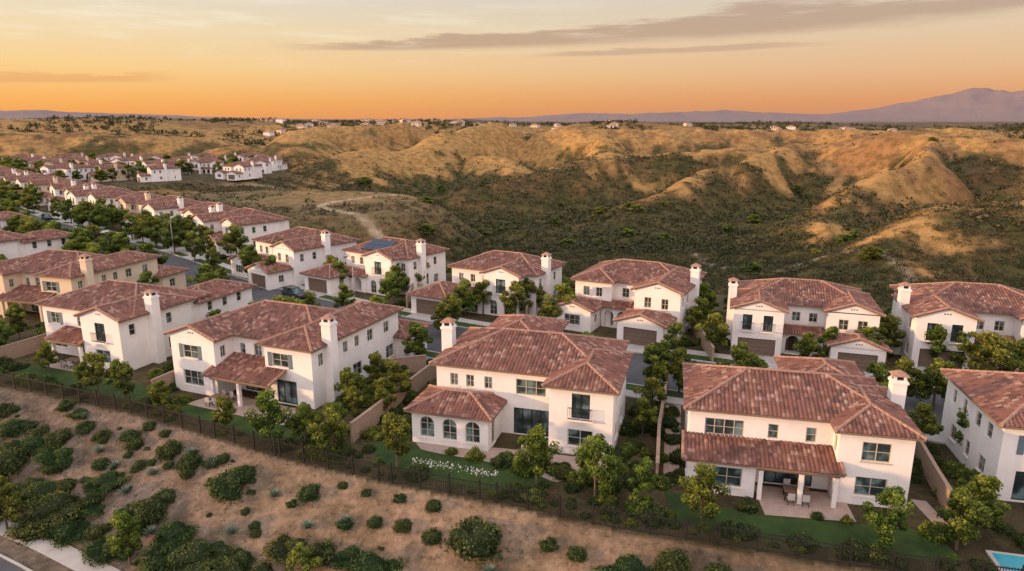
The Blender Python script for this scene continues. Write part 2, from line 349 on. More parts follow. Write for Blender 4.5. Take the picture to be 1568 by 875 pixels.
def T1(st='stucco'):
    h=House(st)
    h.wing(0,5.8,0,9,6,'y',False,True,Sx=[(.7,.0,4.4,2.3,'g'),(1.1,3.35,1.1,1.95,'db',2,2),(3.5,3.35,1.1,1.95,'db',2,2)],Wx=sidewin(9),Ex=[W(1.5,3.9,.8,1.2)])
    h.wing(1,15.8,4.2,14.5,6,'x',True,True,Sx=[W(6,3.8,1.0,1.2),W(8,3.8,1.0,1.2)],Ex=sidewin(10))
    h.wing(10.8,16.5,1.8,12,6,'y',False,True,Sx=[W(1.3,3.8,1.1,1.3),W(3.4,3.8,1.1,1.3)],Ex=sidewin(10))
    h.wing(11,16.8,-2.2,2.2,2.9,'y',False,True,Sx=[(.8,0,4.2,2.25,'g')],Ex=[W(1.5,.9,1,1.2)],Wx=[W(1.5,.9,1,1.2)])
    h.wing(5.9,10.7,2.2,4.6,2.8,'x',False,False,Sx=[(.5,0,1.6,2.4,'O'),(2.8,.1,1.4,2.3,'O')])
    h.chimney(-.3,5,8); return h
def T2(st='stucco'):
    h=House(st)
    h.wing(1,16,5.2,15,6,'x',True,True,Sx=[W(6.5,3.8,1,1.3)],Ex=sidewin(9.8),Wx=sidewin(9.8))
    h.wing(1.2,6.4,4,12,6,'y',True,True,Sx=[W(1.2,3.8,.9,1.3),W(3,3.8,.9,1.3)])
    h.wing(0,5.2,-.5,4.5,2.9,'y',False,True,Sx=[W(1.5,.8,2.2,1.4,3)],Ex=[W(1.5,.9,1,1.2)])
    h.wing(10.3,16.2,1.6,12,6,'y',False,True,Sx=[W(1.3,3.75,.9,1.4),W(3.5,3.75,.9,1.4)],Ex=sidewin(10),Wx=[W(1,3.9,.8,1.2)])
    h.wing(9.6,15.4,-3,2.0,2.9,'y',False,True,Sx=[(.8,0,4.2,2.3,'g')],Ex=[W(2,.9,1,1.2)])
    h.wing(5.3,9.6,3.2,5.6,2.8,'x',False,False,Sx=[(.4,0,1.3,2.3,'O'),(2.2,0,1.3,2.3,'O')])
    h.chimney(16.5,8,8.1); return h
def T3(st='stucco'):
    h=House(st)
    h.wing(2.8,16.6,5.2,14.5,6,'x',True,True,Sx=[W(1.2,3.9,.8,1.2),W(3.2,3.9,.8,1.2),W(5.2,3.9,.8,1.2),W(12.1,3.8,1,1.3)],Ex=sidewin(9.3))
    h.wing(9.4,15,3,11,6,'y',False,True,Sx=[(2,3.35,1.5,2.0,'db',2,2),(1.0,.1,1.2,2.1,'a',2,3),(3.3,.1,1.2,2.1,'a',2,3)],Ex=sidewin(8))
    h.wing(0,6,-1.5,5.4,2.9,'y',True,True,Sx=[(.8,0,4.4,2.3,'g')],Ex=[W(2,.9,1,1.2)])
    h.wing(6.1,9.5,2.8,5.4,2.7,'x',False,False,Sx=[(.9,0,1.5,2.3,'O')])
    h.chimney(16.9,8,8.1); return h
TM={k:f().meshes(k) for k,f in dict(C=T_C,B=T_B,A=T_A,D=T_D,G=T_G,T1=T1,T2=T2,T3=T3).items()}
TM['T2c']=T2('cream').meshes('T2c'); TM['T3c']=T3('cream').meshes('T3c'); TM['Bc']=T_B('cream').meshes('Bc')
foot=[]; fronts=[]
def house(key,x,y,rot,z=0,sc=1.,name='stucco_house'):
    a=math.radians(rot); place(name,TM[key],(x,y,z),a,sc); foot.append((x,y,a,sc))
    if key[0]=='T': fronts.append((key[:2],foot[-1]))
    return a
house('A',-56.5,76,-21); house('B',-34.7,66.1,-22); house('C',-8.2,55.7,-16); house('D',13.2,47,-13,0,.955); house('G',35.2,45,-13)
E=[('T1',26,77,-18),('T2',5.8,88,-27),('T3',-13.8,96,-27),('T3',-33,109.5,-33),('T2',-50,120,-38),('T1',44.8,72.5,-16),('T2',64,66,-15)]
for k,x,y,r in E: house(k,x,y,r,0,.95 if x==26 else 1)
house('Bc',-77,95,-16); house('A',-108,122,-32); house('B',-132,150,-40)

# ---------------------------------------------------------------- road line
def catmull(P,n=8):
    P=[Vector((*p,0)) for p in P]; P=[P[0]*2-P[1]]+P+[P[-1]*2-P[-2]]; o=[]
    for i in range(1,len(P)-2):
        for k in range(n):
            t=k/n; a,b,c,d=P[i-1:i+3]
            o.append(.5*((2*b)+(c-a)*t+(2*a-5*b+4*c-d)*t*t+(3*b-a-3*c+d)*t**3))
    o.append(P[-2]); return o
RC=[(-400,440),(-260,305),(-155,206),(-79,140),(-48,110.5),(-14,86),(15.6,71.5),(40.7,61.5),(75,52),(130,40)]
ROAD=catmull(RC,8)
FN=[(-120,98),(-80,80),(-53.7,67.1),(-36.2,60.2),(-26,55),(-19.1,51.4),(-9.2,47.2),(-1.1,44.5),(6.9,41.2),(13.5,39.4),(21,37.2),(30,35),(60,27),(110,15)]
FNE=[(-400,215)]+FN+[(400,-60)]
def nrm(P,i):
    a=P[max(0,i-1)]; b=P[min(len(P)-1,i+1)]; d=(b-a).normalized(); return Vector((-d.y,d.x,0))
def offs(P,o): return [P[i]+nrm(P,i)*o for i in range(len(P))]
def ribbon(name,P,o0,o1,z,mat,th=0):
    A=offs(P,o0);B=offs(P,o1); pb=PB()
    for i in range(len(P)-1):
        Z=Vector((0,0,z)); q=[A[i]+Z,A[i+1]+Z,B[i+1]+Z,B[i]+Z]; pb.face('m',q,mat)
        if th:
            dz=Vector((0,0,th)); pb.face('m',[q[0]-dz,q[1]-dz,q[1],q[0]],mat); pb.face('m',[q[3]-dz,q[2]-dz,q[2],q[3]],mat)
    return obj(name,pb.meshes(name)['m'])
ribbon('street_road',ROAD,-5,5,0,M['asphalt'])
for sg in (1,-1):
    ribbon('kerb',ROAD,sg*5,sg*5.2,.12,M['concrete'],.15)
    ribbon('parkway_grass',ROAD,sg*5.2,sg*6.9,.10,M['lawn'],.13)
    ribbon('pavement',ROAD,sg*6.9,sg*8.5,.125,M['concrete'],.15)
cum=[0]
for i in range(len(ROAD)-1): cum.append(cum[-1]+(ROAD[i+1]-ROAD[i]).length)
def along(s,off):
    i=max(0,min(len(ROAD)-2,int(np.searchsorted(cum,s))-1)); t=(s-cum[i])/(cum[i+1]-cum[i])
    p=ROAD[i].lerp(ROAD[i+1],t); d=(ROAD[i+1]-ROAD[i]).normalized(); n=Vector((-d.y,d.x,0))
    return p+n*off,math.degrees(math.atan2(d.y,d.x))
def arc_at(x,y): 
    k=min(range(len(ROAD)),key=lambda i:(ROAD[i]-Vector((x,y,0))).length); return cum[k]
s0=arc_at(-79,140)+4
keys=['T1','T3','T2','T3c','T1','T2','T3','T2c','T1','T3','T2','T1','T3','T2']
for i in range(13):
    s=s0-19.5*(i+.2)
    p,a=along(s,12.5); house(keys[i],p.x,p.y,a)
s1=arc_at(-155,206)+4
for i in range(9):
    s=s1-19.5*i; p,a=along(s,-29); house(['B','A','C','Bc','D'][i%5],p.x,p.y,a)

# ---------------------------------------------------------------- terrain
def psdv(x,y,P,H=None):
    best=np.full(x.shape,1e18); sg=np.ones(x.shape); hh=np.zeros(x.shape)
    for i in range(len(P)-1):
        ax,ay=P[i][:2];bx,by=P[i+1][:2];dx,dy=bx-ax,by-ay
        t=np.clip(((x-ax)*dx+(y-ay)*dy)/(dx*dx+dy*dy),0,1)
        d=(x-ax-t*dx)**2+(y-ay-t*dy)**2; m=d<best
        best=np.where(m,d,best); sg=np.where(m,np.where(dx*(y-ay)-dy*(x-ax)>0,1,-1),sg)
        if H: hh=np.where(m,H[i]*(1-t)+H[i+1]*t,hh)
    r=np.sqrt(best)
    return (r,hh) if H else sg*r
def vn(x,y,seed=0):
    xi=np.floor(x).astype(np.int64);yi=np.floor(y).astype(np.int64);xf=x-xi;yf=y-yi
    def hs(a,b):
        h=(a*374761393+b*668265263+seed*974711)&0xffffffff; h=((h^(h>>13))*1274126177)&0xffffffff; return ((h^(h>>16))&0xffff)/65535.
    u=xf*xf*(3-2*xf);v=yf*yf*(3-2*yf)
    return (hs(xi,yi)*(1-u)+hs(xi+1,yi)*u)*(1-v)+(hs(xi,yi+1)*(1-u)+hs(xi+1,yi+1)*u)*v
def fbm(x,y,o=4,seed=0):
    s=0;a=.5
    for k in range(o): s=s+a*vn(x*2**k+k*17.3,y*2**k-k*9.1,seed+k); a*=.5
    return s/(1-.5**o)
def ss(x,a,b): t=np.clip((x-a)/(b-a),0,1); return t*t*(3-2*t)
RIDGES=[
 ([(110,455),(187,425),(228,402),(262,350),(300,315),(400,300)],[8,15,22.5,19,18,22],54,2.0),
 ([(105,425),(45,400),(-35,358)],[8,6,-6],32,2),
 ([(165,420),(112,362),(58,308)],[14,7,-9],25,1.8),
 ([(240,390),(175,308),(112,240)],[21,10,-8],27,1.8),
 ([(300,320),(215,258),(155,220),(92,176)],[18,14,7,-9],30,1.8),
 ([(330,300),(240,200),(180,140)],[20,11,-3],34,1.9),
 ([(-21,655),(-55,575),(-70,520)],[27,17,6],46,2.2),
 ([(-120,760),(-200,700),(-190,620)],[26,21,8],46,2.2),
 ([(-100,500),(-112,455),(-95,415)],[8,4,-5],34,2.2),
 ([(-10,520),(0,480)],[5,-2],32,2.2),
 ([(40,640),(75,580),(70,540)],[23,15,6],38,2.2),
 ([(60,690),(120,700),(260,720),(420,660)],[20,20,19,21],60,2),
 ([(-300,640),(-400,600),(-560,650)],[14,18,20],70,2),
 ([(-230,560),(-200,500)],[8,2],42,2.2),
]
def height(x,y,full=False):
    r=np.hypot(x,y); sF=psdv(x,y,FNE); sR=psdv(x,y,[(p.x,p.y) for p in ROAD[::4]])
    ne=fbm(x/4.,y/4.,3,5)-.5
    d=-sF
    zf=-5.5*np.clip((d-.6)/9.9,0,1)+ne*.5*ss(d,.8,3)*(1-ss(d,9,10.3))
    xw=x+(fbm(x/55.,y/55.,3,8)-.5)*34*ss(r,150,300); yw=y+(fbm(x/55.,y/55.,3,9)-.5)*34*ss(r,150,300)
    base=-21+16*ss(-x,30,130)*(1-.5*ss(r,300,480))+34*ss(r,620,1150)+(fbm(x/200.,y/200.,3,2)-.5)*20*ss(r,450,900)
    z=base.copy()
    for P,H,w,pw in RIDGES:
        dd,hh=psdv(xw,yw,P,H); g=np.exp(-(dd/w)**pw)
        k=hh*g+base*(1-g); k=np.where(hh>base,k,base); m=np.maximum(z,k); z=m+np.log(np.exp((z-m)/1.4)+np.exp((k-m)/1.4))*1.4
    z=z-1.8
    rid=1-np.abs(2*fbm(x/34.,y/34.,3,21)-1)
    z=z+(rid-.78)*5.5*ss(r,130,260)*(1-.5*ss(r,1500,4000))+(fbm(x/13.,y/13.,3,33)-.5)*1.8
    m1=np.exp(-((x-5900)/1350)**2-((y-8300)/1300)**2)*370*(.45+1.0*fbm(x/600,y/600,4,44))
    m2=np.exp(-((x+7500)/3500)**2-((y-8500)/1200)**2)*150*(.6+.8*fbm(x/900,y/900,4,45))
    m3=np.exp(-((x-2200)/2200)**2-((y-8800)/1200)**2)*120*(.5+.9*fbm(x/700,y/700,4,46))
    z=z+m1+m2+m3
    back=ss(sR,36,80)
    pad=1-ss(np.hypot((x+240)/1.35,(y-362)/.9),80,110)
    mesa=1-ss(np.hypot((x+85)/1.3,y-262),38,62)
    z=z*(1-mesa)+(-3.5+.015*(y-262))*mesa
    zb=-.03*(1-back)+z*back; zb=zb*(1-pad)+(-.03)*pad
    far=ss(r,430,620); zb=zb*(1-far)+z*far
    zz=np.where(sF<0,zf,zb)
    if full: return zz,sF,sR,back*(1-pad),mesa,rid,r
    return zz
def hz(x,y): return float(height(np.array([float(x)]),np.array([float(y)]))[0])
def cover(x,y,z):
    n1=fbm(x/38.,y/38.,4,61); n2=fbm(x/9.,y/9.,4,71); low=1-ss(z,-18,-5)
    gold=np.exp(-(((x+60)/140)**2+((y-560)/190)**2))
    q=n1*.6+n2*.4+.26*low-.19*ss(z,0,17)+.065-.17*gold-.05*ss(x,90,170)
    return q,n1,n2,low,gold
th=np.concatenate([np.radians(np.arange(-50,50,.125)),np.radians(np.arange(50,310,3.))])
rr=np.concatenate([[0.01],np.geomspace(22,14000,540)])
T,R=np.meshgrid(th,rr); X=np.sin(T)*R; Y=np.cos(T)*R
zz,sF,sR,nat,mesa,rid,r=height(X,Y,True)
nth,nr=len(th),len(rr)
def C(*c): return np.array(c)
q,n1,n2,low,gold=cover(X,Y,zz); n3=fbm(X/2.2,Y/2.2,3,81); n4=fbm(X/70.,Y/70.,3,101)
dry=C(.42,.26,.095); dry2=C(.33,.19,.075); rust=C(.23,.125,.06); shr=C(.11,.075,.036); grn=C(.055,.062,.023)
shrub_=ss(q,.46,.58)
c=dry*(1-n3[...,None])+dry2*n3[...,None]
rs=(ss(n4*.5+n2*.5,.42,.58)*.8*(1-gold))[...,None]; c=c*(1-rs)+rust*rs
g=shr*(1-ss(n2+low*.3,.45,.65)[...,None])+grn*ss(n2+low*.3,.45,.65)[...,None]
c=c*(1-.88*shrub_[...,None])+g*.88*shrub_[...,None]
md=mesa[...,None]; c=c*(1-.7*md)+.7*md*(C(.21,.155,.085)*(.7+.6*n2[...,None]))
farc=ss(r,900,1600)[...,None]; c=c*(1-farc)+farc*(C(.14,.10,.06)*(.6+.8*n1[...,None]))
fm=ss(r,2500,6000)[...,None]; c=c*(1-fm)+fm*C(.25,.195,.205)  # mauve distance haze painted into the colour of far ground and mountains
TRAIL=[(-20,205),(-45,225),(-70,250),(-60,275),(-38,292),(-30,312),(-50,328),(-100,330),(-150,315)]
TRP=[(p.x,p.y) for p in catmull(TRAIL,6)]
tr=.9*(1-ss(np.abs(psdv(X,Y,TRP)),1.1,2.3))
TR2=[(p.x,p.y) for p in catmull([(60,120),(95,150),(100,185),(70,210),(62,240)],6)]
tr=np.maximum(tr,.6*(1-ss(np.abs(psdv(X,Y,TR2)),.8,2.2)))
c=c*(1-tr[...,None])+tr[...,None]*C(.44,.34,.24)
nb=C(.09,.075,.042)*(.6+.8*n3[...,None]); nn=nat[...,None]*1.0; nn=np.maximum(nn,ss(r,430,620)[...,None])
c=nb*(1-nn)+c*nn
n5=fbm(X/.9,Y/.9,2,131)
dirt=C(.27,.195,.137)*(.65+.35*n3[...,None]+.35*n5[...,None])*(1-.35*ss(n2,.5,.7)[...,None])
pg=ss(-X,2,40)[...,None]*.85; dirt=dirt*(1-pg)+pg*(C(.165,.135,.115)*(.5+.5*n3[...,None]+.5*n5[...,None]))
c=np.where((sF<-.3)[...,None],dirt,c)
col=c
me=D.meshes.new('terrain'); nv=X.size
co=np.stack([X,Y,zz],-1).reshape(-1,3).astype(np.float32)
me.vertices.add(nv); me.vertices.foreach_set('co',co.ravel())
idx=np.arange(nv).reshape(nr,nth); a=idx[:-1,:]; b=idx[1:,:]; an=np.roll(a,-1,1); bn=np.roll(b,-1,1)
qd=np.stack([a,an,bn,b],-1).reshape(-1,4)[:,::-1].astype(np.int32)
me.loops.add(qd.size); me.loops.foreach_set('vertex_index',qd.ravel()); me.polygons.add(len(qd))
me.polygons.foreach_set('loop_start',np.arange(0,qd.size,4,dtype=np.int32)); me.polygons.foreach_set('loop_total',np.full(len(qd),4,np.int32))
me.polygons.foreach_set('use_smooth',np.ones(len(qd),bool)); me.update(calc_edges=True)
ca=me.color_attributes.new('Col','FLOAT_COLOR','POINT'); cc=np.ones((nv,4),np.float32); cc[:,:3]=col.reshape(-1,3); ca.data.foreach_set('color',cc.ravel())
m,nt,N,Lk,P=newmat('ground_soil')
vc=N.new('ShaderNodeVertexColor'); vc.layer_name='Col'; tc=N.new('ShaderNodeTexCoord')
n=N.new('ShaderNodeTexNoise'); n.inputs['Scale'].default_value=1.6; n.inputs['Detail'].default_value=12; n.inputs['Roughness'].default_value=.8; Lk.new(tc.outputs['Object'],n.inputs['Vector'])
rp=ramp(N,[(.32,(.4,.4,.4)),(.68,(1.5,1.47,1.43))]); Lk.new(n.outputs['Fac'],rp.inputs['Fac'])
mx=N.new('ShaderNodeMixRGB'); mx.blend_type='MULTIPLY'; mx.inputs[0].default_value=.9; Lk.new(vc.outputs[0],mx.inputs[1]); Lk.new(rp.outputs[0],mx.inputs[2])
nb_=N.new('ShaderNodeTexNoise'); nb_.inputs['Scale'].default_value=.22; nb_.inputs['Detail'].default_value=9; Lk.new(tc.outputs['Object'],nb_.inputs['Vector'])
rb=ramp(N,[(.40,(.6,.62,.55)),(.56,(1.1,1.08,1.05))]); Lk.new(nb_.outputs['Fac'],rb.inputs['Fac'])
mx2=N.new('ShaderNodeMixRGB'); mx2.blend_type='MULTIPLY'; mx2.inputs[0].default_value=.8; Lk.new(mx.outputs[0],mx2.inputs[1]); Lk.new(rb.outputs[0],mx2.inputs[2])
Lk.new(mx2.outputs[0],P.inputs['Base Color']); P.inputs['Roughness'].default_value=.95; P.inputs['Specular IOR Level'].default_value=.1
bp=N.new('ShaderNodeBump'); bp.inputs['Strength'].default_value=.7; bp.inputs['Distance'].default_value=.4; Lk.new(n.outputs['Fac'],bp.inputs['Height']); Lk.new(bp.outputs[0],P.inputs['Normal'])
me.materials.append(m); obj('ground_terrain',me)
FS=[Vector((p[0],p[1],0)) for p in catmull(FNE[1:-1],4)]
ribbon('sidewalk',FS,-12.5,-10.9,-5.5+.04,M['concrete'],.1)
ribbon('kerb',FS,-14.2,-14.0,-5.5+.05,M['concrete'],.2)
ribbon('lower_street_road',FS,-24,-14.2,-5.5+.01,M['asphalt'],0)

# ---------------------------------------------------------------- foliage
def leafquads(P,size,outw=None,bias=.5):
    n=len(P); d=rng.normal(size=(n,3)); d/=np.linalg.norm(d,axis=1)[:,None]
    if outw is not None:
        d=d*(1-bias)+outw*bias; d/=np.linalg.norm(d,axis=1)[:,None]
    t=rng.normal(size=(n,3)); u=np.cross(d,t); u/=np.linalg.norm(u,axis=1)[:,None]; v=np.cross(d,u)
    s=(size*rng.uniform(.6,1.3,n))[:,None]*.5
    return np.stack([P-u*s,P-v*s*.6,P+u*s,P+v*s*.6],1).reshape(-1,3)
def crownmesh(name,seed,h=4.6,w=1.5,nclump=22,nl=150,leaf=.21):
    r=np.random.default_rng(seed); cent=[]
    lx,ly=r.uniform(-.25,.25,2)
    for i in range(nclump):
        a=r.uniform(0,6.28); t=r.uniform(0,1); z=h*(.24+.68*t); rad=w*math.sin(math.pi*(.24+.68*t))*r.uniform(.2,1.05)
        cent.append((rad*math.cos(a)+lx*t,rad*math.sin(a)+ly*t,z,r.uniform(.24,.52)*w*.75))
    pts=[];cl=[];ow=[]
    for cx,cy,cz,cr in cent:
        d=r.normal(size=(nl,3)); d/=np.linalg.norm(d,axis=1)[:,None]
        p=d*cr*(r.uniform(.3,1.2,nl)**.6)[:,None]; p[:,2]*=.9
        base=r.uniform(.15,.6)
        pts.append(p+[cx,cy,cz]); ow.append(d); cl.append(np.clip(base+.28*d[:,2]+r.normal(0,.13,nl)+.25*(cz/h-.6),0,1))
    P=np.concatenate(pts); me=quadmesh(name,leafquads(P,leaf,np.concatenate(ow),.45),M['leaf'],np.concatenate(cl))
    pb=PB()
    pb.tube('t',(0,0,-.3),(.05,.03,h*.4),.11,.075,M['bark'],7)
    for i,(cx,cy,cz,cr) in enumerate(cent[:9]):
        pb.tube('t',(.05*min(1,i/3),.03,h*(.24+.02*i)),(cx*.8,cy*.8,cz),.045,.012,M['bark'],5)
    pb.tube('t',(.05,.03,h*.38),(0,0,h*.85),.07,.015,M['bark'],6)
    return me,pb.meshes(name+'t')['t']
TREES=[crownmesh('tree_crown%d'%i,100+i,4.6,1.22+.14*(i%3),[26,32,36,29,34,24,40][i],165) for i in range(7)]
def tree(x,y,h,z=None,wide=1.,name='street_tree'):
    c,t=random.choice(TREES); e=D.objects.new(name,None); scene.collection.objects.link(e)
    z=hz(x,y) if z is None else z
    e.location=(x,y,z); s=h/4.4; e.scale=(s*wide,s*wide,s); e.rotation_euler=(0,0,random.uniform(0,6.28))
    obj('crown',c,e); obj('trunk',t,e)
def shrubmesh(name,seed,nq=650,lump=.22,flat=.85,mat='leafd',leaf=.17):
    r=np.random.default_rng(seed)
    def rd(d): return 1+lump*np.sin(d[:,0]*5+seed)*np.sin(d[:,1]*5+seed*2)+lump*np.sin(d[:,2]*7+d[:,0]*4)
    d=r.normal(size=(nq,3)); d/=np.linalg.norm(d,axis=1)[:,None]; d[:,2]=np.abs(d[:,2])*1.0-.12
    rad=rd(d); rf=r.uniform(.78,1.08,nq)
    P=d*(rad*rf)[:,None]; P[:,2]*=flat
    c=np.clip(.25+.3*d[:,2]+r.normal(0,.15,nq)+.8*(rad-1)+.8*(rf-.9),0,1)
    V=leafquads(P,leaf,d,.4)
    nu,nv_=16,7; G=[]
    for i in range(nu):
        for j in range(nv_):
            for (a_,b_) in ((i,j),(i+1,j),(i+1,j+1),(i,j+1)):
                t=2*math.pi*(a_%nu)/nu; f=-.12+ (math.pi/2+.12)*b_/nv_; G.append((math.cos(t)*math.cos(f),math.sin(t)*math.cos(f),math.sin(f)))
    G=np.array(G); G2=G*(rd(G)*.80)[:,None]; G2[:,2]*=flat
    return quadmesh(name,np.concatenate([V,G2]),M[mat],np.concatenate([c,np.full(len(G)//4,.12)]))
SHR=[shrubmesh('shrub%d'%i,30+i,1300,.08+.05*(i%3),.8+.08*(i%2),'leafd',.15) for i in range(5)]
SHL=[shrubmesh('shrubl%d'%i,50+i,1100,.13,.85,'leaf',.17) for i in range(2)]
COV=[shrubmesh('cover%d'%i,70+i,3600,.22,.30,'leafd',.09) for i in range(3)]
def shrub(x,y,r,kind=SHR,name='round_shrub',z=None,hs=1.):
    z=hz(x,y) if z is None else z
    obj(name,random.choice(kind),None,(x,y,z-.05),(0,0,random.uniform(0,6.28)),(r,r,r*hs))
for x,y,r in [(-48,60.5,1.4),(-45.5,56.6,1.9),(-41.9,58.4,1.2),(-39.8,59,1),(-37.5,57.6,.8),(-33.6,55.9,.9),(-29.6,54.1,1.15),(-29,52.6,.55),(-26.9,51.4,.7),(-24.4,50.2,.55),(-22.5,49.3,1.6),(-28.8,48.8,1.6),(-30.8,49,1),(-32.8,47.9,.9),(-15.5,47.3,.95),(-13,47.5,.48),(-11,46.5,.45),(-8.3,45.6,.55),(-5.7,44.6,.65),(-9.9,44.1,.62),(-7.8,43.5,.72),(-5.6,42.5,.78),(-2.4,41.7,2.0),(2.5,40.6,.65),(4.3,39.7,.72),(10.3,38.3,1.2),(13,37.3,.95),(17.5,35.8,.9),(-17.6,41.9,1.2),(-13.6,42.6,1.2),(-36,54.5,.8),(-40,55.5,.9),(-43.5,62,.9),(-33,57.5,.7),(-31,56.3,.6),(-50.5,63,1.2),(-20.5,47,.4),(-19,45,.5),(-24,45,.7),(-52,58,1.2),(-47,53.5,1.0)]:
    shrub(x,y,r,SHR,'round_shrub',None,random.uniform(.9,1.15))
for x,y,r in [(-37.4,51,2.8),(-42,53,2.2),(-22.6,43.8,2.6),(-25,44.6,2.2),(-9.3,40.9,2.2),(7.6,38.3,1.8),(-25.5,46.5,1.8),(-34,52.5,1.6),(-44.5,50.5,2),(-13,40,1.8),(-4,38.5,1.7),(.5,38.5,1.3),(-39.5,52.8,2.1),(-35.5,49,2),(-47,56,2.4),(-50,58.5,2.2),(-31,46.5,1.7),(-16,43.5,1.6),(-44,58.5,1.8),(-38.5,49.5,2),(-41,56.5,1.7),(-20,43,1.8),(-11,42,1.4),(9.5,37.2,1.3),(15,36.4,1.2)]:
    shrub(x,y,r,COV,'groundcover_plant',None,1.3)
nb2=0
while nb2<130:
    x=random.uniform(-62,-4); y=random.uniform(38,68)
    sf=float(psdv(np.array([x]),np.array([y]),FNE)[0])
    if not(-10<sf<-1.2) or random.random()>(.2+.8*min(1,max(0,(-x-14)/26))): continue
    nb2+=1; shrub(x,y,random.choice([.3,.4,.5,.7,.9,1.1]),random.choice([SHR,SHR,COV]),'bank_shrub',None,random.uniform(.7,1.25))
ag=PB()
for i in range(34):
    a=i*2.4; el_=.25+1.1*(i/34); L_=.75*(1-.25*i/34); d=Vector((math.cos(a)*math.cos(el_),math.sin(a)*math.cos(el_),math.sin(el_))); sd=Vector((-math.sin(a),math.cos(a),0))*.07
    ag.face('m',[sd*.6,-sd*.6,d*L_*.5-sd,d*L_*.5+sd],M['agave']); ag.face('m',[d*L_*.5+sd,d*L_*.5-sd,d*L_+Vector((0,0,.04))],M['agave'])
AG=ag.meshes('agave')['m']
for x,y in [(-34.5,54),(-30.3,52.2),(-27.5,53.4),(-32,51),(-24.8,51.6),(-37,56),(-28,47),(-21,45.4),(-18.5,47.8),(-12.2,44.6),(-40.8,60.2),(-1.5,39.5),(-15,44.6)]:
    obj('agave_plant',AG,None,(x,y,hz(x,y)),(0,0,random.random()*6),(1.1,1.1,1.1))
GT=[(-28.6,44.8,4.4),(-41.2,49.5,4.6),(-14.3,40.6,3.2),(-41.4,63.9,4.8),(-37.8,62.2,4.6),(-25.7,56.6,3.2),(-20.4,53,5.2),(-17.7,53.8,3.7),(-14.8,51.6,4.6),(-14.3,57.7,3.6),(-9.2,49.7,4.6),(1.9,46.9,4.8),(6.1,45,5.0),(9.4,44.0,3.6),(13.1,42.2,4.2),(24,38.8,4.4),(28.8,39.0,4.2),(31.2,40.6,4.2),(-51,71,3.5),(-44,66,3),(-33.2,60.2,3.2),
  (-17.6,97,5.4),(-8,86,5),(.5,91.5,5.4),(2.8,94,6),(23.8,77,5.2),(36,73.5,4.4),(47,72,5.2),(53,67,5.2),(27,93,5),(-6,93,3.8),(-40,111,5.2),(-47,108,3.8),(-62,131,6.2),(17,65,4.8),(40.5,61,5),(44,57,5.2),(-10.8,74,4.8),(-11.6,62.5,4.3),(-14,66,4),(13,59.5,4),(11.5,55.5,3.4),(38,41,4.2),(41,39.5,4.6),(-60,76,4.8),(-33,75,4.4),(-36,80,4.6),(8,94,4.6),(44,76,5),(-58,90,4.6),(-78,86,5.4),(-66,80,5),(-30,112,5),(-52,117,5.4),
  (24,84,5),(26,90,5.5),(43,82,5.2),(45,88,5),(21,92,5),(-18,104,5),(-15,108,5.2),(3,101,5.4),(-35,120,5),(-37,124,5.4),(-9,84,4.4),(19,76,4.2),(33,72,4.2),(58,70,5),(-24,94,4.4),(-54,84,4.6),(-59,70.5,4),(-62,82,4.8),(-70,84,4.6),(-71,110,5),(-12,60,3.6),(-15.5,61,4.2),(-30,80,4.6),(-27,88,4.8),(14.5,63,4),(18,60,3.8),(35,62,4.4),(38,62.5,4.6),(-55,100,5),(-46,100,4.8),(-92,118,5.5),(-85,112,5),(-100,138,5.5),(-118,142,6),(-64,74,4),(-68,77,4.4),(-31.5,70.5,3.4),(33,57,4.4),(34.5,53,4)]
for x,y,h in GT: tree(x,y,h,None,random.uniform(.9,1.15),'garden_tree')
Lr=cum[-1]; s=Lr-70
while s>110:
    for o in (6.1,-6.1,10.5,-11,12,-13):
        if random.random()<(.75 if abs(o)<7 else .48)*(1 if s<arc_at(-48,110) else .35):
            p,_=along(s+random.uniform(-2.5,2.5),o); tree(p.x,p.y,random.uniform(4.4,7.4),.0,random.uniform(1.,1.35))
    s-=8.

# ---------------------------------------------------------------- lots
def sheet(name,P,z,mat):
    pb=PB(); P=[(p.x,p.y,z) for p in catmull(P+[P[0]],5)[:-1]]; pb.face('m',P,mat); return obj(name,pb.meshes(name)['m'])
LAW=[[(-12.3,53.5),(-9,57.5),(-8.3,53.2),(-1,50.2),(3.2,47.3),(0.5,46.3),(-1,46),(-9,49.2)],[(-34.5,61.6),(-30,63.5),(-26,60.2),(-19,56.8),(-19.5,53.6),(-26,57)],[(-55,70.8),(-53,74),(-44,69.5),(-38,66.5),(-37.5,63),(-46,66.3)],[(11.4,46),(12.8,45.5),(16.5,43.2),(27,41.2),(28.3,40),(28.3,38),(27,37.6),(21,39.0),(13.5,41.3),(11.5,42.3)]]
for P in LAW: sheet('lawn',P,.012,M['lawn'])
def poly(name,P,z,mat):
    pb=PB(); pb.face('m',[(x,y,z) for x,y in P],mat); return obj(name,pb.meshes(name)['m'])
poly('patio',[(-7.6,52.6),(-8.3,54),(-1,53),(9,50.6),(8.6,49.6),(3.4,47.4),(-1.3,50.1)],.004,M['paver'])
poly('patio',[(17.8,42.9),(18.3,47),(24.5,45.6),(23.8,42)],.02,M['paver'])
poly('patio',[(-32,62.3),(-29.5,65.2),(-19,60.3),(-20.5,57.3)],.02,M['paver'])
poly('patio',[(-53,72.8),(-51,75.5),(-44,72.5),(-45.5,70)],.02,M['paver'])
poly('garden_path',[(11.5,47),(12.7,47),(16.5,62),(15,62)],.004,M['paver'])
poly('garden_path',[(29.2,45),(30.2,44.7),(29.9,39.8),(28.9,40)],.004,M['paver'])
